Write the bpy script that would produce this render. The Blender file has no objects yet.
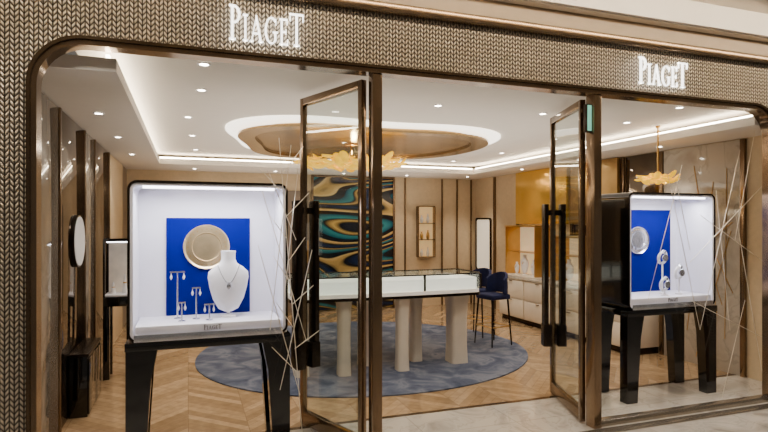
import bpy, bmesh, math, random
from mathutils import Vector, Matrix
random.seed(7)
PI=math.pi
scene=bpy.context.scene
col=scene.collection
F=555.0; HZ=224.0; A=math.radians(19.45); CH=1.6
sA,cA=math.sin(A),math.cos(A)
def WX(px,Y):
    u=(px-384)/F; return Y*(sA+cA*u)/(cA-sA*u)
def at(px,d):
    l=(px-384)/F*d; return (sA*d+cA*l, cA*d-sA*l)
# ------------------------------------------------------------------ materials
def newmat(name):
    m=bpy.data.materials.new(name); m.use_nodes=True
    nt=m.node_tree; b=nt.nodes['Principled BSDF']; return m,nt,b
def lin(c): return tuple(((x/255.0)**2.2) for x in c)+(1.0,)
def mat(name,c,rough=.5,metal=0,emit=0,ec=None,var=.12,scale=8,bump=0,coat=0,spec=.5):
    m,nt,b=newmat(name); c=lin(c)
    tc=nt.nodes.new('ShaderNodeTexCoord'); n=nt.nodes.new('ShaderNodeTexNoise')
    n.inputs['Scale'].default_value=scale; n.inputs['Detail'].default_value=4
    nt.links.new(tc.outputs['Object'],n.inputs['Vector'])
    r=nt.nodes.new('ShaderNodeValToRGB')
    r.color_ramp.elements[0].position=.3; r.color_ramp.elements[1].position=.7
    r.color_ramp.elements[0].color=tuple(x*(1-var) for x in c[:3])+(1,)
    r.color_ramp.elements[1].color=tuple(min(1,x*(1+var)) for x in c[:3])+(1,)
    nt.links.new(n.outputs['Fac'],r.inputs['Fac']); nt.links.new(r.outputs['Color'],b.inputs['Base Color'])
    b.inputs['Roughness'].default_value=rough; b.inputs['Metallic'].default_value=metal
    b.inputs['Coat Weight'].default_value=coat; b.inputs['Specular IOR Level'].default_value=spec
    if emit:
        b.inputs['Emission Color'].default_value=lin(ec) if ec else c
        b.inputs['Emission Strength'].default_value=emit
    if bump:
        bp=nt.nodes.new('ShaderNodeBump'); bp.inputs['Strength'].default_value=bump; bp.inputs['Distance'].default_value=.01
        nt.links.new(n.outputs['Fac'],bp.inputs['Height']); nt.links.new(bp.outputs['Normal'],b.inputs['Normal'])
    return m
def mth(nt,op,a,b=None,c=None):
    n=nt.nodes.new('ShaderNodeMath'); n.operation=op
    for i,v in enumerate((a,b,c)):
        if v is None: continue
        if isinstance(v,(int,float)): n.inputs[i].default_value=v
        else: nt.links.new(v,n.inputs[i])
    return n.outputs[0]
def ramp(nt,fac,stops,const=False):
    r=nt.nodes.new('ShaderNodeValToRGB'); cr=r.color_ramp
    if const: cr.interpolation='CONSTANT'
    while len(cr.elements)<len(stops): cr.elements.new(.5)
    for e,(p,c) in zip(cr.elements,stops): e.position=p; e.color=lin(c)
    nt.links.new(fac,r.inputs['Fac']); return r.outputs['Color']
def mix(nt,fac,a,b,mode='MIX'):
    n=nt.nodes.new('ShaderNodeMix'); n.data_type='RGBA'; n.blend_type=mode
    for sock,v in ((n.inputs[0],fac),(n.inputs[6],a),(n.inputs[7],b)):
        if isinstance(v,(int,float)): sock.default_value=v
        elif isinstance(v,tuple): sock.default_value=v
        else: nt.links.new(v,sock)
    return n.outputs[2]
def xyz(nt):
    tc=nt.nodes.new('ShaderNodeTexCoord'); s=nt.nodes.new('ShaderNodeSeparateXYZ')
    nt.links.new(tc.outputs['Object'],s.inputs[0]); return tc.outputs['Object'],s.outputs
def parquet():
    m,nt,b=newmat('oak_chevron_parquet'); v,s=xyz(nt)
    w=.45; a=mth(nt,'DIVIDE',s[0],w); fl=mth(nt,'FLOOR',a); fr=mth(nt,'FRACT',a)
    p=mth(nt,'MULTIPLY',mth(nt,'PINGPONG',a,1.0),w)
    r=mth(nt,'DIVIDE',mth(nt,'ADD',s[1],p),.11); row=mth(nt,'FLOOR',r); rf=mth(nt,'FRACT',r)
    cb=nt.nodes.new('ShaderNodeCombineXYZ'); nt.links.new(row,cb.inputs[0]); nt.links.new(fl,cb.inputs[1])
    wn=nt.nodes.new('ShaderNodeTexWhiteNoise'); nt.links.new(cb.outputs[0],wn.inputs['Vector'])
    c=ramp(nt,wn.outputs['Value'],[(0,(142,117,88)),(.5,(161,135,104)),(1,(178,152,120))])
    n=nt.nodes.new('ShaderNodeTexNoise'); n.inputs['Scale'].default_value=14; n.inputs['Detail'].default_value=6; nt.links.new(v,n.inputs['Vector'])
    g=ramp(nt,n.outputs['Fac'],[(.3,(220,216,212)),(.7,(255,255,255))])
    c=mix(nt,1.0,c,g,'MULTIPLY')
    e=mth(nt,'MAXIMUM',mth(nt,'LESS_THAN',rf,.05),mth(nt,'LESS_THAN',fr,.012))
    c=mix(nt,mth(nt,'MULTIPLY',e,.5),c,lin((84,62,42)))
    nt.links.new(c,b.inputs['Base Color']); b.inputs['Roughness'].default_value=.13
    return m
def weave(name,dk,lt,w=.055,h=.036):
    m,nt,b=newmat(name); v,s=xyz(nt)
    X,Z=(s[0],s[2])
    fx=mth(nt,'FRACT',mth(nt,'DIVIDE',X,w)); ax=mth(nt,'ABSOLUTE',mth(nt,'SUBTRACT',fx,.5))
    vv=mth(nt,'DIVIDE',mth(nt,'SUBTRACT',Z,mth(nt,'MULTIPLY',ax,w*1.15)),h); f=mth(nt,'FRACT',vv)
    prof=mth(nt,'SINE',mth(nt,'MULTIPLY',f,PI))
    e1=mth(nt,'SMOOTH_MIN',mth(nt,'MULTIPLY',ax,8.0),1.0,.1)
    e2=mth(nt,'SMOOTH_MIN',mth(nt,'MULTIPLY',mth(nt,'SUBTRACT',.5,ax),8.0),1.0,.1)
    hgt=mth(nt,'MULTIPLY',mth(nt,'MULTIPLY',e1,e2),mth(nt,'POWER',prof,.8))
    c=ramp(nt,hgt,[(0.05,dk),(.5,tuple((a+b2)//2 for a,b2 in zip(dk,lt))),(1,lt)])
    nt.links.new(c,b.inputs['Base Color']); b.inputs['Roughness'].default_value=.28; b.inputs['Metallic'].default_value=.3
    bp=nt.nodes.new('ShaderNodeBump'); bp.inputs['Strength'].default_value=1.0; bp.inputs['Distance'].default_value=.012
    nt.links.new(hgt,bp.inputs['Height']); nt.links.new(bp.outputs['Normal'],b.inputs['Normal'])
    return m
def marble(name,base,vein,tile=.8,rough=.07,dist=1.6):
    m,nt,b=newmat(name); v,s=xyz(nt)
    n=nt.nodes.new('ShaderNodeTexNoise'); n.inputs['Scale'].default_value=2.2; n.inputs['Detail'].default_value=9; n.inputs['Distortion'].default_value=dist
    nt.links.new(v,n.inputs['Vector'])
    c=ramp(nt,n.outputs['Fac'],[(.3,vein),(.48,base),(.5,tuple(int(x*.9) for x in base)),(.53,base),(.8,base)])
    if tile:
        fx=mth(nt,'FRACT',mth(nt,'DIVIDE',s[0],tile)); fy=mth(nt,'FRACT',mth(nt,'DIVIDE',s[1],tile))
        e=mth(nt,'MAXIMUM',mth(nt,'LESS_THAN',fx,.008),mth(nt,'LESS_THAN',fy,.008))
        c=mix(nt,mth(nt,'MULTIPLY',e,.4),c,lin((90,82,74)))
    nt.links.new(c,b.inputs['Base Color']); b.inputs['Roughness'].default_value=rough
    if tile: b.inputs['IOR'].default_value=3.0
    return m
def mural_mat():
    m,nt,b=newmat('navy_teal_and_gold_leaf_mural'); v,s=xyz(nt)
    mp=nt.nodes.new('ShaderNodeMapping'); nt.links.new(v,mp.inputs[0]); mp.inputs['Rotation'].default_value=(0,math.radians(-28),0); mp.inputs['Scale'].default_value=(.40,1,1.15)
    n=nt.nodes.new('ShaderNodeTexNoise'); n.inputs['Scale'].default_value=.95; n.inputs['Detail'].default_value=0; n.inputs['Distortion'].default_value=.35; nt.links.new(mp.outputs[0],n.inputs['Vector'])
    f=mth(nt,'FRACT',mth(nt,'MULTIPLY',n.outputs['Fac'],8.5))
    c=ramp(nt,f,[(0,(206,172,104)),(.07,(218,190,130)),(.10,(8,16,26)),(.28,(10,24,40)),(.32,(18,84,104)),(.46,(50,134,144)),(.50,(8,18,34)),(.56,(200,166,96)),(.60,(8,16,26)),(.74,(14,40,80)),(.9,(8,18,28)),(.96,(190,160,100))])
    nt.links.new(c,b.inputs['Base Color']); b.inputs['Roughness'].default_value=.25; return m
def glassmat(name,tint=(248,252,250),refl=.06):
    m=bpy.data.materials.new(name); m.use_nodes=True; nt=m.node_tree; nt.nodes.clear()
    o=nt.nodes.new('ShaderNodeOutputMaterial'); t=nt.nodes.new('ShaderNodeBsdfTransparent'); t.inputs[0].default_value=lin(tint)
    g=nt.nodes.new('ShaderNodeBsdfGlossy'); g.inputs['Roughness'].default_value=.01
    mx=nt.nodes.new('ShaderNodeMixShader'); lw=nt.nodes.new('ShaderNodeLayerWeight'); lw.inputs[0].default_value=.25
    k=mth(nt,'ADD',mth(nt,'MULTIPLY',lw.outputs['Facing'],.2),refl)
    nt.links.new(k,mx.inputs[0]); nt.links.new(t.outputs[0],mx.inputs[1]); nt.links.new(g.outputs[0],mx.inputs[2]); nt.links.new(mx.outputs[0],o.inputs[0])
    return m
def rugmat():
    m,nt,b=newmat('blue_grey_rug'); v,s=xyz(nt)
    n=nt.nodes.new('ShaderNodeTexNoise'); n.inputs['Scale'].default_value=3.5; n.inputs['Detail'].default_value=9; n.inputs['Distortion'].default_value=1; nt.links.new(v,n.inputs['Vector'])
    c=ramp(nt,n.outputs['Fac'],[(.3,(48,58,80)),(.48,(76,84,104)),(.62,(110,114,128)),(.75,(64,72,94))])
    n2=nt.nodes.new('ShaderNodeTexNoise'); n2.inputs['Scale'].default_value=160; nt.links.new(v,n2.inputs['Vector'])
    nt.links.new(c,b.inputs['Base Color']); b.inputs['Roughness'].default_value=.95
    bp=nt.nodes.new('ShaderNodeBump'); bp.inputs['Strength'].default_value=.5; bp.inputs['Distance'].default_value=.01
    nt.links.new(n2.outputs['Fac'],bp.inputs['Height']); nt.links.new(bp.outputs['Normal'],b.inputs['Normal']); return m
def emis(name,c,s):
    m,nt,b=newmat(name); b.inputs['Base Color'].default_value=lin(c)
    b.inputs['Emission Color'].default_value=lin(c); b.inputs['Emission Strength'].default_value=s; return m
M=dict(
 parquet=parquet(), weave=weave('woven_leaf_relief_panel',(56,47,40),(232,217,194),w=.046,h=.031), 
 marble=marble('pale_polished_marble',(200,193,182),(154,147,139),rough=.015), mall=marble('mall_polished_marble',(188,180,168),(140,133,124),tile=.9,rough=.02),
 bronze=mat('polished_bronze',(126,106,85),.17,.85,var=.08,scale=3), dbronze=mat('dark_bronze',(50,41,34),.26,.7,scale=3), mbronze=mat('slim_edge_bronze',(96,80,63),.2,.8,scale=3),
 gold=mat('brushed_gold',(206,164,96),.3,.85,var=.1,scale=4), bgold=mat('antique_gold_leaf',(166,136,88),.3,.75,var=.15,scale=5),
 ceil=mat('warm_white_ceiling_paint',(234,228,219),.8,var=.01), mceil=mat('mall_ceiling_paint',(222,211,196),.8,var=.02), brown=mat('taupe_soffit_paint',(158,138,114),.45,var=.03),
 beige=mat('beige_wall_fabric',(208,187,154),.7,var=.05,scale=20), dbeige=mat('taupe_wall_panel',(128,115,100),.3,var=.06), cream=mat('cream_lacquer',(232,222,206),.25,var=.03),
 smoked=mat('bronze_tinted_mirror_panel',(108,98,87),.05,.93,var=.04), leftstone=marble('grey_gloss_stone',(146,140,132),(108,102,94),tile=0,rough=.06,dist=.6),
 black=mat('black_lacquer',(13,11,11),.12,0,var=.2,coat=.5), white=mat('white_satin_paint',(240,238,240),.5,var=.02), blue=mat('royal_blue_board',(0,20,112),.8,var=.04,spec=.1),
 lilac=mat('pale_lilac_lining',(229,228,238),.6,var=.02), letter=mat('white_sign_metal',(250,247,240),.3,emit=4,ec=(255,252,245),var=.01),
 darkletter=mat('dark_lettering',(30,28,30),.4), navy=mat('navy_velvet',(12,26,72),.85,var=.15,scale=30), wled=emis('cool_white_led',(250,248,255),9),
 lens=emis('downlight_lens',(255,244,225),36), glass=glassmat('clear_shop_glass'), petal=mat('amber_glass_petal',(232,170,36),.2,.3,emit=1.0,ec=(255,190,24),var=.45,scale=14),
 mural=mural_mat(), rug=rugmat(), twig=mat('silvery_gold_rod',(236,226,208),.28,.45,var=.02), col=mat('cream_lacquered_column',(226,215,198),.2,.05,var=.03), ledcove=emis('cove_led_strip',(255,240,214),28),
 bust=mat('white_linen_bust',(240,240,244),.6,var=.02,scale=40), silver=mat('polished_silver',(210,212,220),.2,.9), rwall=marble('grey_beige_gloss_stone',(188,180,167),(160,150,137),tile=0,rough=.08,dist=.4), track=mat('brushed_steel',(150,140,126),.25,.8),
 green=emis('pale_teal_lit_sign',(120,200,176),.8), cove=mat('glowing_white_halo',(255,252,246),.6,emit=2.8,ec=(255,246,230),var=.01))
# ------------------------------------------------------------------ mesh builder
class MB:
    def __init__(s): s.bm=bmesh.new()
    def faces(s,vs,fs):
        v=[s.bm.verts.new(p) for p in vs]
        for f in fs:
            try: s.bm.faces.new([v[i] for i in f])
            except ValueError: pass
        return v
    def box(s,x0,x1,y0,y1,z0,z1,bev=0,seg=2):
        if x0>x1:x0,x1=x1,x0
        if y0>y1:y0,y1=y1,y0
        v=s.faces([(x0,y0,z0),(x1,y0,z0),(x1,y1,z0),(x0,y1,z0),(x0,y0,z1),(x1,y0,z1),(x1,y1,z1),(x0,y1,z1)],
          [(3,2,1,0),(4,5,6,7),(0,1,5,4),(1,2,6,5),(2,3,7,6),(3,0,4,7)])
        if bev:
            es=set(e for a in v for e in a.link_edges)
            bmesh.ops.bevel(s.bm,geom=list(es),offset=bev,segments=seg,affect='EDGES',profile=.5)
        return s
    def prism(s,pts,a0,a1,axis='y'):
        def P(p,a): return (p[0],a,p[1]) if axis=='y' else ((p[0],p[1],a) if axis=='z' else (a,p[0],p[1]))
        n=len(pts); s.faces([P(p,a0) for p in pts]+[P(p,a1) for p in pts],
          [tuple(range(n)),tuple(range(2*n-1,n-1,-1))]+[(i,i+n,(i+1)%n+n,(i+1)%n) for i in range(n)]); return s
    def ring(s,o,i,a0,a1,axis='y'):
        def P(p,a): return (p[0],a,p[1]) if axis=='y' else ((p[0],p[1],a) if axis=='z' else (a,p[0],p[1]))
        n=len(o); V=[P(p,a0) for p in o]+[P(p,a0) for p in i]+[P(p,a1) for p in o]+[P(p,a1) for p in i]; fs=[]
        for k in range(n):
            j=(k+1)%n
            fs+=[(k,j,n+j,n+k),(2*n+k,3*n+k,3*n+j,2*n+j),(k,2*n+k,2*n+j,j),(n+k,n+j,3*n+j,3*n+k)]
        s.faces(V,fs); return s
    def loft(s,secs,cap=True):
        n=len(secs[0]); V=[p for c in secs for p in c]; fs=[]
        for a in range(len(secs)-1):
            for k in range(n):
                j=(k+1)%n; fs.append((a*n+k,a*n+j,(a+1)*n+j,(a+1)*n+k))
        if cap: fs+= [tuple(range(n-1,-1,-1)), tuple(range((len(secs)-1)*n,len(secs)*n))]
        s.faces(V,fs); return s
    def lathe(s,prof,cx=0,cy=0,n=32,sx=1,sy=1):
        return s.loft([[(cx+r*sx*math.cos(2*PI*k/n),cy+r*sy*math.sin(2*PI*k/n),z) for k in range(n)] for r,z in prof])
    def cylx(s,c,r,h,axis='z',n=24):
        secs=[]
        for t in (0,h):
            q=[]
            for k in range(n):
                a=2*PI*k/n; u,v=r*math.cos(a),r*math.sin(a)
                q.append({'z':(c[0]+u,c[1]+v,c[2]+t),'y':(c[0]+u,c[1]+t,c[2]+v),'x':(c[0]+t,c[1]+u,c[2]+v)}[axis])
            secs.append(q)
        return s.loft(secs)
    def tube(s,pts,r,n=8):
        secs=[]; pts=[Vector(p) for p in pts]
        for i,p in enumerate(pts):
            t=(pts[min(i+1,len(pts)-1)]-pts[max(i-1,0)]).normalized()
            up=Vector((0,0,1)) if abs(t.z)<.9 else Vector((0,1,0))
            a=t.cross(up).normalized(); b=t.cross(a)
            rr=r[i] if isinstance(r,(list,tuple)) else r
            secs.append([tuple(p+a*rr*math.cos(2*PI*k/n)+b*rr*math.sin(2*PI*k/n)) for k in range(n)])
        return s.loft(secs)
    def build(s,name,m,parent=None,local=False,smooth=True,mtx=None):
        bm=s.bm
        if mtx is not None: bmesh.ops.transform(bm,matrix=mtx,verts=bm.verts)
        bmesh.ops.recalc_face_normals(bm,faces=bm.faces)
        me=bpy.data.meshes.new(name); 
        off=Vector((0,0,0)); o=bpy.data.objects.new(name,me)
        if parent is None:
            xs=[v.co for v in bm.verts]
            if not local:
                off=Vector(((min(c.x for c in xs)+max(c.x for c in xs))/2,(min(c.y for c in xs)+max(c.y for c in xs))/2,min(c.z for c in xs)))
                o.location=off
        elif not local:
            q=parent
            while q: off+=q.location; q=q.parent
        bmesh.ops.translate(bm,verts=bm.verts,vec=-off)
        bm.to_mesh(me); bm.free()
        if smooth:
            me.shade_smooth(); me.set_sharp_from_angle(angle=math.radians(38))
        me.materials.append(m); col.objects.link(o); o.parent=parent; return o
def tag(o,label=None,cat=None,group=None,kind=None):
    if label:o['label']=label
    if cat:o['category']=cat
    if group:o['group']=group
    if kind:o['kind']=kind
    return o
def empty(name,loc,label=None,cat=None,group=None,kind=None,rz=0):
    o=bpy.data.objects.new(name,None); o.empty_display_size=.1; col.objects.link(o); o.location=loc; o.rotation_euler=(0,0,rz)
    return tag(o,label,cat,group,kind)
def copy_tree(o,parent=None):
    c=o.copy(); col.objects.link(c); c.parent=parent
    for ch in list(o.children): copy_tree(ch,c)
    return c
def struct(mb,name,m,label=None,**k): return tag(mb.build(name,m,**k),label,None,None,'structure')
def rrect(x0,x1,z0,z1,r,n=8):
    p=[]
    for cx,cz,a0 in ((x1-r,z1-r,0),(x0+r,z1-r,90),(x0+r,z0+r,180),(x1-r,z0+r,270)):
        for k in range(n+1):
            a=math.radians(a0+90*k/n); p.append((cx+r*math.cos(a),cz+r*math.sin(a)))
    return p
def arch(x0,x1,z1,r,z0=0,n=10):
    p=[(x1,z0)]
    for cx,a0 in ((x1-r,0),(x0+r,90)):
        for k in range(n+1):
            a=math.radians(a0+90*k/n); p.append((cx+r*math.cos(a),z1-r+r*math.sin(a)))
    p.append((x0,z0)); return p
def blob(cx,cy,R,n=96,w=(.05,.03,0),ph=0):
    if len(w)<3: w=w+(0,)
    out=[]
    for k in range(n):
        t=2*PI*k/n; q=R*(1+w[0]*math.cos(2*t+ph)+w[1]*math.cos(3*t+1+ph)-w[2]*math.cos(4*t+.5))
        out.append((cx+q*math.cos(t),cy+q*math.sin(t)))
    return out
# ------------------------------------------------------------------ setting
D=3.54; XL,XR=-.823,4.98; WLX,WRX=-.95,5.5; YB=10.0
struct(MB().box(-5,10,-5,3.42,-.1,0),'floor',M['mall'],'polished beige marble mall floor',smooth=False)
struct(MB().box(-5,10,3.42,4.32,-.1,0),'floor.001',M['marble'],'pale polished marble entrance strip',smooth=False)
struct(MB().box(WLX-.2,WRX+.2,4.32,YB+.2,-.1,0),'floor.002',M['parquet'],'light oak chevron parquet floor',smooth=False,local=True)
struct(MB().box(WLX-.15,WLX,D+.09,YB,0,2.9),'wall_left',M['dbeige'],smooth=False)
struct(MB().box(WRX,WRX+.15,D+.09,YB,0,2.9),'wall_right',M['beige'],smooth=False)
struct(MB().box(WLX-.15,WRX+.15,YB,YB+.15,0,2.9),'wall_back',M['beige'],smooth=False)
op=arch(XL,XR,2.65,.27)
out=[(-4,0),(-4,3.02),(9,3.02),(9,0)]
struct(MB().prism(out+op,D,D+.085),'wall_front',M['weave'],'woven leaf relief shopfront wall around a rounded opening',local=True)
op2=arch(XL+.036,XR-.036,2.614,.24)
struct(MB().prism(list(reversed(op))+op2,D-.02,D+.09),'trim_1',M['bronze'],'bronze frame lining the shop opening')
op3=arch(XL-.012,XR+.012,2.662,.282); op3b=arch(XL+.006,XR-.006,2.644,.268)
struct(MB().prism(list(reversed(op3))+op3b,D-.035,D-.001),'trim_2',M['mbronze'])
struct(MB().box(-4,9,D-.05,D+.1,3.02,3.085,.008),'trim_3',M['bronze'],'bronze bar along the top of the shopfront')
struct(MB().box(-4,9,D-.01,D+.16,3.086,3.22),'wall_above',M['brown'],smooth=False)
b=MB(); b.box(-4,9,3.46,D+.16,3.22,3.3); struct(b,'ceiling.001',M['mceil'],smooth=False)
struct(MB().box(-4,9,2.95,3.46,3.42,3.5),'ceiling.002',M['mceil'],'recessed mall ceiling cove',smooth=False)
struct(MB().box(-4,9,3.43,3.458,3.23,3.42),'ceiling.003',M['ceil'],smooth=False)
struct(MB().box(-4,9,-5,2.95,3.24,3.3),'ceiling.004',M['mceil'],smooth=False)
struct(MB().box(-4,9,2.92,2.95,3.3,3.5),'ceiling.005',M['mceil'],smooth=False)
tag(MB().box(-4,9,2.96,2.99,3.38,3.419).build('light_strip',M['ledcove'],smooth=False),'long warm light strip in the mall ceiling cove above the shopfront','light strip')
cx0,cx1,cy1=-.4,4.85,8.9; cyf=D+.09
b=MB(); b.box(WLX,cx0,cyf,YB,2.5,2.58); b.box(cx1,WRX,cyf,YB,2.5,2.58); b.box(cx0,cx1,cy1,YB,2.5,2.58)
struct(b,'ceiling.006',M['ceil'],'lower perimeter shop ceiling',smooth=False)
struct(MB().box(cx0-.25,cx1+.25,cyf,cy1+.25,2.66,2.74),'ceiling',M['ceil'],'raised central shop ceiling',smooth=False)
b=MB()
b.box(cx0-.06,cx0-.04,cyf+.02,cy1,2.581,2.605); b.box(cx1+.04,cx1+.06,cyf+.02,cy1,2.581,2.605); b.box(cx0,cx1,cy1+.04,cy1+.06,2.581,2.605)
tag(b.build('light_strip',M['ledcove'],smooth=False),'warm light strip hidden in the raised shop ceiling edge','light strip')
for i,(a,c) in enumerate(((1.168,1.236),(2.984,3.056))):
    b=MB(); b.box(a,c,D-.01,D+.09,0,2.613,.006); struct(b,'trim_%d'%(4+i),M['bronze'],'bronze upright beside the shop doors')
for i,(a,c) in enumerate(((XL+.037,1.164),(3.061,XR-.037))):
    struct(MB().box(a,c,D+.01,D+.08,0,.05,.004),'trim_%d'%(7+i),M['track'])
def door(name,hx,ang):
    r=empty(name,(hx,D+.13,0),kind='structure',rz=math.radians(ang)); w=.80; th=.022; H=2.6
    b=MB(); b.box(0,.045,-th,th,.012,H,.004); b.box(w-.045,w,-th,th,.012,H,.004); b.box(.045,w-.045,-th,th,H-.06,H,.004); b.box(.045,w-.045,-th,th,.012,.12,.004)
    b.build('door_frame',M['bronze'],r,local=True)
    MB().box(.045,w-.045,-.005,.005,.12,H-.06).build('glass_pane',M['glass'],r,local=True,smooth=False)
    for s in (-1,1):
        h=MB(); y0,y1=s*.060,s*.100
        h.box(w-.10,w-.005,y0,y1,.47,1.785,.003)
        h.box(w-.065,w-.035,s*th,y0,1.68,1.73); h.box(w-.065,w-.035,s*th,y0,.56,.61)
        h.box(w-.105,w-.001,s*.028,s*.106,.46,.66,.003)
        h.build('pull_handle',M['dbronze'],r,local=True)
    return r
door('door_1',1.15,111); door('door_2',2.99,71)
struct(MB().box(XL,XR,D-.12,D-.036,0,.012,.003),'trim_6',M['track'],'steel floor track in front of the shopfront')
struct(MB().box(WLX,WRX,4.30,4.34,0,.004),'trim_9',M['bronze'],smooth=False)
gs=empty('exit_light',(2.955,D+.04,2.3),'narrow pale teal lit sign at the top of the right door post','sign')
MB().box(2.938,2.983,D+.02,D+.06,2.32,2.54,.004).build('housing',M['dbronze'],gs); MB().box(2.943,2.978,D+.014,D+.0195,2.33,2.53).build('lit_face',M['green'],gs,smooth=False)
# ------------------------------------------------------------------ signs
def arcring(cx,cz,ro,ri,zo,zi,a0,a1,n=14):
    o=[(cx+ro*math.cos(math.radians(a0+(a1-a0)*k/n)),cz+zo*math.sin(math.radians(a0+(a1-a0)*k/n))) for k in range(n+1)]
    i=[(cx+ri*math.cos(math.radians(a0+(a1-a0)*k/n)),cz+zi*math.sin(math.radians(a0+(a1-a0)*k/n))) for k in range(n,-1,-1)]
    return o+i
R4=lambda x0,x1,z0,z1:[(x0,z0),(x1,z0),(x1,z1),(x0,z1)]
GL={'P':(.62,[R4(.1,.23,0,1),R4(0,.34,0,.045),R4(0,.3,.955,1),arcring(.23,.74,.36,.24,.26,.215,-90,90)]),
 'I':(.34,[R4(.11,.23,0,1),R4(0,.34,0,.05),R4(0,.34,.95,1)]),
 'A':(.92,[[(.1,0),(.15,0),(.46,.9),(.43,1)],[(.4,1),(.49,1),(.84,0),(.7,0)],R4(.2,.68,.3,.345),R4(0,.26,0,.045),R4(.6,.94,0,.045)]),
 'G':(.9,[arcring(.46,.5,.46,.34,.51,.465,48,318,24),R4(.68,.8,.12,.45),R4(.56,.9,.42,.465),R4(.75,.79,.72,.95)]),
 'E':(.62,[R4(.1,.22,0,1),R4(0,.6,0,.05),R4(0,.57,.95,1),R4(.2,.48,.48,.525),R4(.56,.6,0,.22),R4(.53,.57,.78,1),R4(.45,.48,.41,.6)]),
 'T':(.78,[R4(.33,.45,0,1),R4(.22,.56,0,.04),R4(0,.78,.955,1),R4(0,.04,.76,1),R4(.74,.78,.76,1)])}
def letters(root,x0,x1,y,z,h,th,m):
    sc={'P':1.3,'T':1.25}; gap=.13
    tot=sum(GL[c][0]*sc.get(c,1) for c in 'PIAGET')+gap*5; k=(x1-x0)/tot; x=x0
    for c in 'PIAGET':
        s=sc.get(c,1); b=MB()
        for j,poly in enumerate(GL[c][1]): b.prism([(x+p[0]*s*k,z+p[1]*s*h) for p in poly],y-th-.0004*j,y-.0003*j)
        b.build('letter',m,root,smooth=False); x+=(GL[c][0]*s+gap)*k
def sign(x0,x1,lab):
    r=empty('shop_sign',((x0+x1)/2,D-.002,2.735),lab,'sign','lit letter signs on the fascia')
    letters(r,x0,x1,D-.002,2.735,.165,.014,M['letter'])
sign(WX(229,D),WX(303,D),'glowing white serif letter sign on the fascia over the window with the neck bust')
sign(WX(638,D),WX(686,D),'glowing white serif letter sign on the fascia over the window with the watch stands')
# ------------------------------------------------------------------ window display cases + stands
CX0,CX1,CZ0,CZ1,CY0,CY1=-.37,.665,.83,1.885,3.92,4.37
def case(lab):
    r=empty('display_case',((CX0+CX1)/2,(CY0+CY1)/2,CZ0),lab,'display case','shop window display cases')
    MB().ring(rrect(CX0,CX1,CZ0,CZ1,.06),rrect(CX0+.016,CX1-.016,CZ0+.016,CZ1-.016,.045),CY0,CY1).build('outer_shell',M['black'],r)
    MB().ring(rrect(CX0+.002,CX1-.002,CZ0+.002,CZ1-.002,.058),rrect(CX0+.014,CX1-.014,CZ0+.014,CZ1-.014,.047),CY0-.006,CY0-.0005).build('front_edge',M['dbronze'],r)
    MB().box(CX0+.04,CX1-.04,CY0-.012,CY0-.0065,CZ0+.002,CZ0+.05,.002).build('lower_edge',M['silver'],r)
    MB().ring(rrect(CX0+.0165,CX1-.0165,CZ0+.0165,CZ1-.0165,.045),rrect(CX0+.034,CX1-.034,CZ0+.034,CZ1-.034,.03),CY0+.002,CY1-.03).build('lining',M['lilac'],r)
    MB().prism(rrect(CX0+.02,CX1-.02,CZ0+.02,CZ1-.02,.045),CY1-.0295,CY1-.005).build('back_panel',M['lilac'],r)
    p=MB().box(CX0+.045,CX1-.045,CY0+.012,CY1-.0305,CZ0+.035,CZ0+.10,.003).build('plinth',M['lilac'],r)
    letters(p,.10,.215,CY0+.0115,CZ0+.058,.026,.003,M['darkletter'])
    MB().box(CX0+.09,CX1-.09,CY0+.03,CY0+.06,CZ1-.049,CZ1-.035).build('light_strip',M['wled'],r,smooth=False)
    return r
c1=case('black rounded window case holding a white neck bust before a blue board')
c2=copy_tree(c1); DX=4.2-.1475; c2.location.x+=DX; c2['label']='black rounded window case holding watch stands before a blue board, by the right edge'
def stand(lab):
    z1=CZ0-.001; r=empty('display_stand',((CX0+CX1)/2,(CY0+CY1)/2,0),lab,'table','black stands under the window cases')
    MB().box(CX0-.015,CX1+.02,CY0-.01,CY1+.01,z1-.055,z1,.006).build('table_top',M['black'],r)
    for ix,(xa,s) in enumerate(((CX0-.01,1),(CX1+.015,-1))):
        for ya,yb in ((CY0,CY0+.09),(CY1-.09,CY1)):
            secs=[]
            for t in [k/8 for k in range(9)]:
                z=z1-.056-(z1-.056)*t; w=.165-.05*t+.1*max(0,.25-t); x0=xa; x1=xa+s*w
                a,bb=min(x0,x1),max(x0,x1); secs.append([(a,ya,z),(bb,ya,z),(bb,yb,z),(a,yb,z)])
            MB().loft(secs).build('leg',M['black'],r)
    return r
s1=stand('black lacquer stand under the window case with the neck bust')
s2=copy_tree(s1); s2.location.x+=DX; s2['label']='black lacquer stand under the window case with watch stands'
def board(lab,x0,x1,z1):
    b=MB(); b.box(x0,x1,CY1-.044,CY1-.032,CZ0+.103,z1,.003)
    return tag(b.build('backdrop_board',M['blue']),lab,'board','blue boards in the window cases')
board('royal blue backdrop board behind the white neck bust',-.15,.445,1.645); board('royal blue backdrop board behind the watch stands',3.86,4.60,1.74)
def medallion(cx,cz,r0,m1,lab):
    r=empty('round_medallion',(cx,CY1-.045,cz-r0),lab,'medallion','round medallions in the window cases')
    y0=CY1-.045; secs=[]
    for rr,y in ((r0,0),(r0,-.010),(r0*.97,-.014),(r0*.9,-.006),(r0*.66,-.010),(r0*.64,-.014),(r0*.60,-.006),(r0*.3,-.009),(r0*.05,-.006)):
        secs.append([(cx+rr*math.cos(2*PI*k/48),y0+y,cz+rr*math.sin(2*PI*k/48)) for k in range(48)])
    MB().loft(secs).build('dial',m1,r)
    for k in range(24):
        a=PI/12*k; b=MB(); q=r0*.8; b.cylx((cx+q*math.cos(a),y0-.012,cz+q*math.sin(a)),.004,.004,'y',8); b.build('marker',M['gold'],r)
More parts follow.
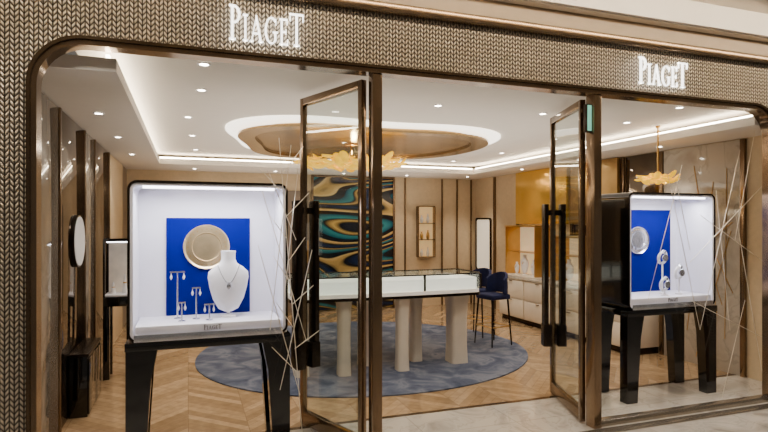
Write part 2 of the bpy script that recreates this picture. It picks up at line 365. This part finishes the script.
medallion(.131,1.43,.165,mat('silver_gold_dial',(200,178,138),.28,.75,var=.1,scale=12),'large round silvery gold medallion on the blue board behind the neck bust')
medallion(4.18,1.44,.135,M['silver'],'round silver medallion on the blue board behind the watch stands')
fz=CZ0+.101
BP=[(.03,.03,.04),(.07,.045,.06),(.108,.055,.13),(.13,.06,.21),(.143,.055,.285),(.138,.05,.325),(.10,.045,.362),(.062,.042,.385),(.05,.04,.415),(.05,.042,.455),(.053,.043,.475)]
def bust():
    x,y=.275,4.16; r=empty('necklace_bust',(x,y,fz),'white neck bust wearing a pendant necklace in the window case','bust')
    MB().lathe([(.055,fz),(.055,fz+.012),(.012,fz+.02),(.012,fz+.12)],x,y,24).build('stand_base',M['white'],r)
    MB().loft([[(x+a*math.cos(2*PI*k/32),y+c*math.sin(2*PI*k/32),fz+z) for k in range(32)] for a,c,z in BP]).build('torso',M['bust'],r)
    pts=[]
    for k in range(17):
        t=-1+2*k/16; pts.append((x+.075*t,y-.062+.03*abs(t)**2,fz+.245+.13*abs(t)**1.7))
    n=MB().tube(pts,.003,6).build('necklace',M['silver'],r)
    MB().lathe([(.002,fz+.255),(.016,fz+.235),(.018,fz+.215),(.002,fz+.20)],x,y-.068,12,1,.35).build('pendant',M['silver'],n)
bust()
def tstand(x,y,h,w,lab):
    r=empty('jewelry_stand',(x,y,fz),lab,'jewelry stand','slim pale jewelry stands')
    MB().lathe([(.024,fz),(.024,fz+.006),(.006,fz+.01),(.004,fz+h)],x,y,16).build('post',M['silver'],r)
    MB().box(x-w/2,x+w/2,y-.005,y+.005,fz+h-.005,fz+h+.005,.002).build('crossbar',M['silver'],r)
    for s in (-1,1):
        e=MB(); e.lathe([(.002,fz+h-.008),(.003,fz+h-.02),(.007,fz+h-.03),(.009,fz+h-.04),(.002,fz+h-.055)],x+s*w*.42,y,10); e.build('earring',M['bust'],r)
tstand(-.07,4.18,.33,.10,'tallest T-shaped slim jewelry stand, left of the neck bust')
tstand(.055,4.12,.22,.06,'middle T-shaped slim jewelry stand beside the neck bust'); tstand(.14,4.05,.11,.07,'shortest T-shaped slim jewelry stand in front of the round medallion')
tstand(-.04,4.05,.13,.05,'small low slim jewelry stand in front of the tallest one')
def wstand(x,y,h,lab):
    r=empty('watch_stand',(x,y,fz),lab,'watch stand','watch stands in the window case')
    MB().lathe([(.035,fz),(.035,fz+.01),(.008,fz+.016),(.008,fz+h)],x,y,16).build('post',M['white'],r)
    c=fz+h+.045; pts=[(x+.045*math.cos(a),y-.01*math.sin(a),c+.055*math.sin(a)) for a in [math.radians(-70+ 320*k/24) for k in range(25)]]
    MB().tube(pts,.014,8).build('cuff',M['bust'],r)
    w=MB(); w.cylx((x,y-.04,c),.032,.014,'y',24); w=w.build('watch_face',M['silver'],r)
    MB().tube([(x,y-.033,c+.03),(x+.004,y-.028,c+.06),(x+.0,y-.005,c+.07)],.012,6).build('strap',M['silver'],r)
wstand(4.30,4.14,.30,'tall white watch stand with a silver watch in front of the silver medallion')
wstand(4.42,4.06,.16,'middle white watch stand with a silver watch near the white side of the case')
wstand(4.2,4.02,.06,'lowest white watch stand with a silver watch at the front of the case')
# ------------------------------------------------------------------ rod sculptures
def sculpture(name,segs,y,lab):
    xs=[WX(s_[0],y) for s_ in segs]
    r=empty(name,(sum(xs)/len(xs),y,0),lab,'sculpture','pale rod sculptures in the windows')
    for i,(x0,y0,x1,y1) in enumerate(segs):
        Y=y+.012*(i%5)-.02; Xa=WX(x0,Y); Xb=WX(x1,Y)
        za=CH-(y0-HZ)/F*(sA*Xa+cA*Y); zb=CH-(y1-HZ)/F*(sA*Xb+cA*Y)
        za=max(za,.004); zb=max(zb,.004)
        MB().tube([(Xa+(Xb-Xa)*t,Y,za+(zb-za)*t) for t in (0,.5,1)],[.0020,.0034,.0020],6).build('rod',M['twig'],r)
sg=[(279,138,304,475),(291,145,270,330),(262,190,306,340),(300,150,284,300),(258,245,300,395),(312,250,280,390),(268,170,296,240)]
for k in range(10):
    yy=165+k*22; xb=281+22*(yy-138)/332; s=-1 if k%2 else 1
    L=16+random.random()*14; sg.append((xb,yy+8,xb+s*L,yy-20+random.random()*10))
sculpture('rod_sculpture',sg,3.80,'pale branching rod sculpture standing beside the case with the neck bust')
sg=[(682,165,648,300),(676,180,690,250),(668,175,700,330),(740,150,700,330),(735,210,765,400),(768,180,690,262),(700,215,764,262),(716,190,730,330),(755,130,735,240),(690,300,768,340),(745,300,722,420)]
sculpture('rod_sculpture',sg,3.80,'crossed straight pale rods in front of the case with the watch stands')
# ------------------------------------------------------------------ left wall dressing
def panel(y0,y1,z0,z1,m,name,lab,x=WLX,d=.02,s=1,cat='wall panel',grp='left wall panels'):
    return tag(MB().box(x,x+s*d,y0,y1,z0,z1,.002).build(name,m),lab,cat,grp)
panel(3.70,4.05,0,2.49,M['smoked'],'wall_panel','narrow bronze mirror panel on the left wall nearest the window')
panel(4.10,4.80,0,2.49,M['leftstone'],'wall_panel','wide grey stone panel on the left wall near the window')
panel(4.87,5.9,0,2.49,M['smoked'],'wall_panel','wide bronze mirror panel behind the oval wall mirror')
panel(5.95,6.5,0,2.49,M['leftstone'],'wall_panel','grey stone panel between two bronze mirror panels')
panel(6.56,7.6,0,2.49,M['smoked'],'wall_panel','bronze mirror panel beyond the black showcase')
panel(7.7,9.2,0,2.49,M['beige'],'wall_panel','beige panel at the far end of the left wall')
for i,(a,c) in enumerate(((4.055,4.095),(4.81,4.86),(5.905,5.945),(6.51,6.55),(7.62,7.68))):
    struct(MB().box(WLX,WLX+.035,a,c,0,2.49,.004),'trim_%d'%(10+i),M['bronze'])
t=empty('console_cabinet',(-.85,5.43,0),'low dark cabinet along the left wall under the oval mirror','cabinet')
MB().box(-.925,-.785,5.15,5.85,.0,.50,.004).build('body',M['black'],t)
MB().box(-.926,-.775,5.14,5.86,.501,.525,.003).build('top',M['dbronze'],t)
for y in (5.165,5.505): MB().box(-.7845,-.772,y,y+.33,.02,.48,.003).build('door',M['black'],t)
t=empty('oval_mirror',(WLX+.02,5.5,1.2),'narrow oval lit mirror on the left wall above the low dark cabinet','mirror')
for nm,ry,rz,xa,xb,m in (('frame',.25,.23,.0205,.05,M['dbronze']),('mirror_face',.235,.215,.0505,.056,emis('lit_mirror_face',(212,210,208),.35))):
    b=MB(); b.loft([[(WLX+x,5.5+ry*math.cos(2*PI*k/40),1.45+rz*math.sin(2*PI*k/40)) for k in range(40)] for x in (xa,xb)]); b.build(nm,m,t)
def showcase(x0,x1,y0,y1,zb,zt,lab):
    t=empty('showcase',((x0+x1)/2,(y0+y1)/2,0),lab,'showcase')
    b=MB(); b.box(x0,x1,y0,y1,zb-.1,zb,.006); b.build('cabinet_body',M['black'],t)
    for x in (x0,x1-.06):
        for y in (y0,y1-.06): MB().box(x,x+.06,y,y+.06,0,zb-.1,.003).build('leg',M['black'],t)
    MB().box(x0+.01,x1-.01,y0+.01,y1-.01,zb,zb+.02,.002).build('display_floor',M['lilac'],t)
    b=MB()
    for x in (x0,x1-.02):
        for y in (y0,y1-.02): b.box(x,x+.02,y,y+.02,zb,zt)
    b.box(x0,x1,y0,y1,zt,zt+.03); b.build('frame',M['black'],t)
    MB().box(x0+.021,x1-.021,y1-.012,y1-.006,zb+.021,zt-.001).build('back_panel',mat('lit_showcase_back',(226,216,202),.6,emit=.15),t,smooth=False)
    MB().box(x0+.03,x1-.03,y0+.03,y0+.05,zt-.012,zt-.002).build('light_strip',M['wled'],t,smooth=False)
showcase(-.82,-.54,6.3,6.6,.85,1.42,'black legged showcase with a lit top beside the left wall')
def ringcone(x,y,z,lab,h=.12):
    r=empty('ring_cone',(x,y,z),lab,'jewelry stand','white cone stands'); MB().lathe([(.03,z),(.026,z+.01),(.006,z+h)],x,y,16).build('cone',M['bust'],r)
    MB().lathe([(.017,z+h*.52),(.019,z+h*.55),(.017,z+h*.58)],x,y,16).build('ring',M['gold'],r)
ringcone(-.74,6.45,.871,'shorter white cone with a ring inside the black showcase'); ringcone(-.63,6.45,.871,'taller white cone with a ring inside the black showcase',.2)
# ------------------------------------------------------------------ rug, counter
tag(MB().prism(blob(2.1,6.76,2.0,96,(.02,.015)),0.001,.012,'z').build('rug',M['rug'],local=False),'large round blue-grey mottled rug under the jewelry counter','rug')
RZ=.0125
def stad(x0,x1,y0,y1,r,inset=0,bow=.05):
    p=rrect(x0+inset,x1-inset,y0+inset,y1-inset,r-inset,6); xc=(x0+x1)/2; hw=(x1-x0)/2
    q=[]
    for i,a in enumerate(p):
        c=p[(i+1)%len(p)]; n=10 if abs(a[0]-c[0])>.5 else 1
        for k in range(n): q.append((a[0]+(c[0]-a[0])*k/n,a[1]+(c[1]-a[1])*k/n))
    return [(x,y-bow*(1-((x-xc)/hw)**2)) for x,y in q]
ct=empty('jewelry_counter',(2.08,5.9,RZ),'long angular glass-topped jewelry counter on broad cream legs','counter')
S=lambda i:stad(.97,3.15,5.56,6.2,.085,i)
MB().prism(S(.0),.80,.83,'z').build('bottom_frame',M['dbronze'],ct)
MB().prism(S(.012),.8305,.868,'z').build('display_floor',mat('lit_counter_floor',(240,232,220),.5,emit=.35,ec=(255,244,228)),ct)
MB().ring(S(.004),S(.012),.869,1.038,'z').build('glass_side',M['glass'],ct,smooth=False)
MB().ring(S(.04),S(.055),.869,.995,'z').build('inner_lining',mat('lit_white_lining',(250,244,234),.6,emit=1.1,ec=(255,246,232)),ct)
MB().ring(S(.0),S(.022),1.039,1.052,'z').build('top_frame',M['dbronze'],ct)
MB().prism(S(.023),1.042,1.050,'z').build('glass_top',M['glass'],ct,smooth=False)
for i_,x in enumerate((.972,1.7,2.42,3.128)):
    for y in ((5.585,6.12) if i_ in(0,3) else (5.545,)): MB().box(x,x+.02,y-.01,y+.02,.869,1.038,.002).build('corner_post',M['dbronze'],ct)
for x,y,wx,wy in ((1.12,5.78,.075,.10),(1.55,5.66,.07,.08),(1.87,5.98,.07,.08),(2.2,5.64,.07,.08),(2.5,5.98,.07,.08),(2.93,5.78,.105,.12)):
    secs=[]
    for f,z in ((1.0,RZ),(.92,.2),(.92,.5),(1.0,.7),(1.12,.799)): secs.append([(a,c,z) for a,c in rrect(x-wx*f,x+wx*f,y-wy*f,y+wy*f,.045,6)])
    MB().loft(secs).build('leg',M['col'],ct)
for i,(x,w) in enumerate(((1.35,.22),(1.85,.24),(2.35,.24),(2.8,.2))):
    lab=['jewelry tray inside the counter, nearest the open left door','second jewelry tray inside the counter from the left door','third jewelry tray inside the counter from the left door','jewelry tray at the stool end of the counter'][i]
    y0=5.6; r=empty('jewelry_tray',(x,y0+.25,.869),lab,'tray','trays in the counter')
    MB().box(x-w/2,x+w/2,y0+.12,y0+.40,.869,.90,.004).build('tray',M['navy'],r)
    for k in range(4): MB().lathe([(.016,.9005),(.018,.905),(.012,.915)],x-w/2+.03+(w-.06)*k/3,y0+.25,12).build('ring',M['gold'],r)
# stools
def stool():
    r=empty('bar_stool',(0,0,0),'','bar stool','navy bar stools beside the counter')
    MB().box(-.17,.17,-.16,.16,.60,.67,.025,3).build('seat',M['navy'],r,local=True)
    b=MB(); secs=[]
    for k in range(13):
        a=math.radians(180*k/12); x=.17*math.cos(a); y=.03+.14*math.sin(a); h=.86+.09*math.sin(a)
        n=Vector((math.cos(a),math.sin(a),0))*.016
        secs.append([(x-n.x,y-n.y,.675),(x+n.x,y+n.y,.675),(x+n.x,y+n.y,h),(x-n.x,y-n.y,h)])
    b.loft(secs).build('backrest',M['navy'],r,local=True)
    for sx in (-1,1):
        for sy in (-1,1): MB().tube([(sx*.14,sy*.13,.605),(sx*.175,sy*.165,0.0)],[.013,.009],8).build('leg',M['dbronze'],r,local=True)
    MB().tube([(-.16,-.15,.25),(.16,-.15,.25),(.16,.15,.25),(-.16,.15,.25),(-.16,-.15,.25)],.008,6).build('footrest',M['gold'],r,local=True)
    return r
st=stool()
p=at(478,7.95); st.location=(p[0],p[1],RZ); st.rotation_euler.z=math.radians(-60); st['label']='navy velvet bar stool farther from the drawers, nearer the counter'
p=at(493,7.35); s_=copy_tree(st); s_.location=(p[0],p[1],RZ); s_.rotation_euler.z=math.radians(-80); s_['label']='navy velvet bar stool nearer the drawer cabinets'
# ------------------------------------------------------------------ ceiling feature + chandeliers + downlights
BW=(.06,.065,.065)
cf=empty('ceiling_medallion',(2.05,6.76,2.56),'large irregular champagne gold ceiling dish with a glowing white halo','ceiling feature')
MB().ring(blob(2.05,6.76,1.62,96,BW),blob(2.05,6.76,1.2,96,BW),2.64,2.658,'z').build('halo_ring',M['cove'],cf)
MB().ring(blob(2.05,6.76,1.49,96,BW),blob(2.05,6.76,1.30,96,BW),2.575,2.60,'z').build('gold_rim',mat('champagne_gold',(178,150,108),.2,.85,var=.05),cf)
MB().ring(blob(2.05,6.76,1.34,96,BW),blob(2.05,6.76,1.32,96,BW),2.601,2.639,'z').build('rim_riser',M['bgold'],cf)
MB().prism(blob(2.05,6.76,1.31,96,BW),2.605,2.635,'z').build('gold_dish',mat('gold_leaf_dish',(150,120,76),.25,.8,var=.25,scale=3),cf)
def chandelier(cx,cy,z,R,n,lab,top,w):
    r=empty('chandelier',(cx,cy,z),lab,'chandelier','amber glass chandeliers')
    MB().lathe([(.12*R,top),(.12*R,top-.02),(.01,top-.025),(.01,z+.03)],cx,cy,16).build('canopy',M['gold'],r)
    for k in range(n):
        a=k*2.399; q=R*math.sqrt((k+.5)/n); x,y=cx+q*math.cos(a)*1.1,cy+q*math.sin(a)*.9; zz=z+.03*math.sin(k*1.7)-.03*(1-q/R)
        t=Matrix.Translation((x,y,zz))@Matrix.Rotation(a,4,'Z')@Matrix.Rotation(math.radians(-12+30*math.sin(k*2.1)),4,'Y')
        b=MB(); b.lathe([(.002,-.012),(w*.5,-.008),(w*.8,.003),(w,.014),(w*.97,.018),(w*.75,.010),(w*.4,.002),(.002,-.002)],0,0,10,1,.65)
        b.bm.transform(t); b.build('petal',M['petal'],r)
chandelier(1.93,6.7,2.36,.60,90,'wide dense golden glass petal chandelier under the gold ceiling dish',2.604,.10)
p=at(658,6.0); chandelier(p[0],p[1],2.09,.20,30,'small golden glass petal chandelier above the case with the watch stands',2.659,.06)
dl=empty('downlight',(0,0,0),'small round recessed ceiling downlight with a glowing lens','downlight','recessed ceiling downlights')
MB().ring([(.045*math.cos(2*PI*k/20),.045*math.sin(2*PI*k/20)) for k in range(20)],[(.03*math.cos(2*PI*k/20),.03*math.sin(2*PI*k/20)) for k in range(20)],-.008,-.001,'z').build('trim_ring',M['white'],dl,local=True)
MB().cylx((0,0,-.005),.029,.004,'z',16).build('lens',M['lens'],dl,local=True)
def spot(x,y,z,e,ang=110,c=(1,.88,.73),tx=0,ty=0):
    l=bpy.data.lights.new('spot','SPOT'); l.energy=e; l.spot_size=math.radians(ang); l.spot_blend=.8; l.color=c; l.shadow_soft_size=.05
    o=bpy.data.objects.new('spot_lamp',l); o.location=(x,y,z-.02); o.rotation_euler=(tx,ty,0); col.objects.link(o)
pos=[(.1,4.6,2.66),(1.0,4.5,2.66),(2.1,4.5,2.66),(3.2,4.5,2.66),(4.3,4.6,2.66),(.0,5.8,2.66),(.05,7.0,2.66),(4.3,5.8,2.66),(4.4,7.2,2.66),(.1,8.3,2.66),(1.2,8.6,2.66),(2.6,8.6,2.66),(4.2,8.4,2.66),(-.68,5.0,2.5),(-.68,6.3,2.5),(-.68,7.8,2.5),(5.15,5.0,2.5),(5.15,6.4,2.5),(5.15,7.8,2.5),(1.4,9.5,2.5),(2.6,9.5,2.5),(3.8,9.5,2.5),(5.0,9.4,2.5),(.1,9.5,2.5),(.1,3.85,2.66),(4.2,3.85,2.66)]
for i,(x,y,z) in enumerate(pos):
    d=dl if i==0 else copy_tree(dl); d.location=(x,y,z-.001); spot(x,y,z,(72 if z>2.6 else 46) if x>-.5 else 26,90)
# ------------------------------------------------------------------ back wall
m_x0,m_x1=WX(313,YB),WX(392,YB)
mu=empty('wall_mural',((m_x0+m_x1)/2,YB-.02,.0),'tall dark mural of sweeping teal, navy and gold bands on the back wall','mural')
MB().box(m_x0,m_x1,YB-.04,YB-.001,.02,2.46,.003).build('painted_panel',M['mural'],mu)
b=MB(); b.box(m_x0-.04,m_x0-.0005,YB-.06,YB-.001,.0,2.49,.004); b.box(m_x1+.0005,m_x1+.04,YB-.06,YB-.001,.0,2.49,.004); b.box(m_x0,m_x1,YB-.06,YB-.001,2.461,2.49,.004); b.build('frame',M['bronze'],mu)
dr=empty('door_3',(WX(298,YB),YB-.02,0),kind='structure')
MB().box(WX(284,YB),WX(309,YB),YB-.045,YB-.001,.0,2.2,.004).build('door_panel',M['dbeige'],dr)
MB().box(WX(306,YB),WX(307,YB)+.01,YB-.08,YB-.046,.9,1.3,.004).build('door_handle',M['gold'],dr)
for i,px in enumerate((404,441,456,470)):
    struct(MB().box(WX(px,YB),WX(px,YB)+.03,YB-.03,YB-.001,0,2.49,.003),'trim_%d'%(20+i),M['bronze'])
ns=empty('niche_shelf',(WX(424,YB),YB-.12,.98),'tall slim warm lit shelf unit with small vases on the back wall','shelf')
nx0,nx1=WX(416,YB),WX(433,YB)
b=MB(); b.ring(rrect(nx0,nx1,.95,1.95,.02,2),rrect(nx0+.015,nx1-.015,.965,1.935,.01,2),YB-.12,YB-.001); b.build('frame',M['bronze'],ns)
MB().box(nx0+.016,nx1-.016,YB-.02,YB-.002,.966,1.934).build('back_panel',mat('warm_lit_niche_back',(206,176,130),.5,emit=.5,ec=(255,208,140)),ns)
shz=[.966,1.30,1.62]
for z in shz[1:]: MB().box(nx0+.016,nx1-.016,YB-.115,YB-.021,z-.012,z).build('shelf_board',M['dbronze'],ns)
for i,z in enumerate(shz):
    for k in range(2):
        x=nx0+.09+k*.13; lab='small %s vase on the %s shelf of the back wall unit, %s side'%(['cream','gold','white'][i],['lowest','middle','top'][i],['left','right'][k])
        tag(MB().lathe([(.02,z+.001),(.035,z+.05),(.03,z+.1),(.012,z+.13+.03*k),(.018,z+.15+.03*k)],x,YB-.07,16).build('vase',[M['cream'],M['gold'],M['white']][i]),lab,'vase','vases on the back wall unit')
r=empty('wall_mirror',(WRX-.02,9.65,.9),'tall framed mirror on the right wall behind the bar stools','mirror')
b=MB(); b.ring(rrect(9.36,9.94,.68,1.72,.05),rrect(9.39,9.91,.71,1.69,.04),WRX-.035,WRX-.001,'x'); b.build('frame',M['dbronze'],r)
MB().prism(rrect(9.395,9.905,.715,1.685,.04),WRX-.02,WRX-.004,'x').build('mirror_face',emis('painted_glow_mirror',(240,228,205),.6),r)  # glowing colour on the face stands in for reflected room light
# ------------------------------------------------------------------ right wall
cab=[(5.35,6.08),(6.09,6.82),(6.83,7.56),(7.57,8.30)]
names=['nearest the window case','second from the window case','third from the window case','nearest the bar stools']
for i,(a,c) in enumerate(cab):
    r=empty('drawer_cabinet',(5.25,(a+c)/2,0),'cream drawer cabinet along the right wall, '+names[i],'cabinet','cream drawer cabinets')
    MB().box(5.04,WRX-.001,a,c,.08,.70,.003).build('body',M['cream'],r); MB().box(5.08,WRX-.001,a,c,0,.08).build('toe_kick',M['dbronze'],r)
    for z0,z1 in ((.1,.38),(.395,.69)):
        dw=MB().box(5.02,5.04,a+.012,c-.012,z0,z1,.004).build('drawer',M['cream'],r)
        MB().box(5.0,5.0195,(a+c)/2-.04,(a+c)/2+.04,z1-.02,z1-.010,.002).build('handle',M['bronze'],dw)
tag(MB().box(5.01,WRX-.001,5.33,8.32,.701,.735,.004).build('countertop',M['rwall']),'continuous pale stone top over the drawer cabinets','countertop')
def vitrine(y0,y1,z1,lab):
    z0=.736; x0,x1=5.08,5.37; t=empty('display_vitrine',((x0+x1)/2,(y0+y1)/2,z0),lab,'vitrine','vitrines on the stone top')
    MB().box(x0,x1,y0,y1,z0,z0+.03,.003).build('base',M['cream'],t)
    lw=mat('warm_lit_vitrine_back',(226,204,168),.6,emit=.5,ec=(255,222,172))
    MB().box(x0,x1,y0,y0+.02,z0+.0305,z1-.0005,.003).build('side_panel',M['gold'],t); MB().box(x0,x1,y1-.02,y1,z0+.0305,z1-.0005,.003).build('side_panel',M['gold'],t)
    MB().box(x0-.01,x1,y0-.01,y1+.01,z1,z1+.03,.004).build('top_panel',M['gold'],t)
    MB().box(x1-.010,x1-.001,y0+.021,y1-.021,z0+.031,z1-.001).build('back_panel',lw,t,smooth=False)
    MB().box(x0+.031,x1-.011,y0+.0205,y1-.0205,z0+.40,z0+.41).build('inner_shelf',M['gold'],t)
    return z0+.031
z=vitrine(7.35,8.2,1.55,'brightly lit gold display niche with white busts under the glowing gold wall section')
vitrine(6.2,6.9,1.40,'lower lit gold display niche on the stone top, nearer the window')
def sbust(x,y,z,h,lab):
    r=empty('small_bust',(x,y,z),lab,'bust','small white busts in the display niches'); k_=h/.475
    MB().lathe([(.04*k_*1.5,z),(.035,z+.008),(.01,z+.012),(.01,z+.08*k_)],x,y,16).build('base',M['white'],r)
    MB().loft([[(x+c*k_*math.cos(2*PI*k/24),y+a*k_*math.sin(2*PI*k/24),z+q*k_) for k in range(24)] for a,c,q in BP]).build('torso',M['bust'],r)
    MB().tube([(x-.03*k_,y-.06*k_,z+.37*k_),(x-.07*k_,y,z+.25*k_),(x-.03*k_,y+.06*k_,z+.37*k_)],.003,6).build('necklace',M['gold'],r)
sbust(5.2,7.55,z,.26,'shorter white bust in the niche under the glowing gold wall section'); sbust(5.2,7.8,z,.33,'tall white bust in the niche under the glowing gold wall section'); sbust(5.2,8.03,z,.2,'smallest white bust in the niche under the glowing gold wall section')
sbust(5.2,6.4,z,.25,'shorter white bust in the lower niche, nearer the window'); sbust(5.2,6.68,z,.32,'taller white bust in the lower niche')
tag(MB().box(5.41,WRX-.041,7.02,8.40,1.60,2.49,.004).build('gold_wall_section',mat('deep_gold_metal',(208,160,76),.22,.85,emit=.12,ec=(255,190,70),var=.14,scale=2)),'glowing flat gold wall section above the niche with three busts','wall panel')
tag(MB().box(5.41,WRX-.041,5.96,6.93,1.60,2.49,.004).build('gold_wall_section',M['bgold']),'duller gold wall section above the lower display niche','wall panel')
for i,y in enumerate((4.2,5.26,5.9,6.95,8.42,9.2)):
    struct(MB().box(WRX-.04,WRX-.001,y,y+.05,0 if (y<5.3 or y>8.3) else .74,2.49,.003),'trim_%d'%(30+i),M['bronze'])
wp=empty('branch_wall_panel',(WRX-.02,4.75,0),'pale glossy stone wall panel with thin crossing lines at the right edge','wall panel')
MB().box(WRX-.025,WRX-.001,4.26,5.25,0,2.49,.002).build('stone_slab',M['rwall'],wp)
for k in range(11):
    y0=4.3+random.random()*.9; y1=4.3+random.random()*.9; z0=random.random()*1.1; z1=1.3+random.random()*1.1
    MB().tube([(WRX-.03,y0,z0+.02),(WRX-.03,y1,z1)],.004,6).build('inlay_line',M['gold'],wp)
panel(5.95,6.93,.74,1.59,M['smoked'],'wall_panel','bronze mirror panel behind the lower display niche',x=WRX,s=-1,grp='right wall panels')
panel(5.32,5.88,.74,2.49,M['smoked'],'wall_panel','bronze mirror panel on the right wall beside the stone slab',x=WRX,s=-1,grp='right wall panels')
# ------------------------------------------------------------------ lamps
def area(loc,sx,sy,e,c,rot=(0,0,0)):
    l=bpy.data.lights.new('area','AREA'); l.shape='RECTANGLE'; l.size=sx; l.size_y=sy; l.energy=e; l.color=c
    o=bpy.data.objects.new('area_lamp',l); o.location=loc; o.rotation_euler=rot; col.objects.link(o); return o
for dx in (0,DX): area((.1475+dx,4.06,CZ1-.07),.8,.1,11,(.97,.96,1))
area((2.2,6.4,1.8),4.6,4.2,58,(1,.92,.82),(PI,0,0))      # added fill, unseen in mid-air, facing up to brighten the shop ceiling
area((2.2,9.3,1.8),4.6,.6,10,(1,.91,.79),(PI,0,0))  # second added fill, unseen from below, for the rear ceiling
def point(loc,e,c,r=.1):
    l=bpy.data.lights.new('point','POINT'); l.energy=e; l.color=c; l.shadow_soft_size=r
    o=bpy.data.objects.new('point_lamp',l); o.location=loc; col.objects.link(o)
point((1.96,6.7,2.5),12,(1,.78,.4),.04)
for x in (-1.5,1,3.5,6): spot(x,1.6,3.23,78,100,(1,.9,.78))
for x in (-1.5,-.6,.47,2.1,3.67,4.5,5.2): spot(x,2.85,3.23,34,80,(1,.9,.78),math.radians(20))
w=bpy.data.worlds.new('World'); scene.world=w; w.use_nodes=True
w.node_tree.nodes['Background'].inputs[0].default_value=(1,.9,.78,1); w.node_tree.nodes['Background'].inputs[1].default_value=.14
# ------------------------------------------------------------------ camera
cam=bpy.data.cameras.new('camera'); co=bpy.data.objects.new('camera',cam); col.objects.link(co)
co.location=(0,0,CH); co.rotation_euler=(PI/2,0,-A); cam.sensor_width=36; cam.lens=F/768*36; cam.shift_y=(HZ-216)/768; cam.clip_start=.05
scene.camera=co
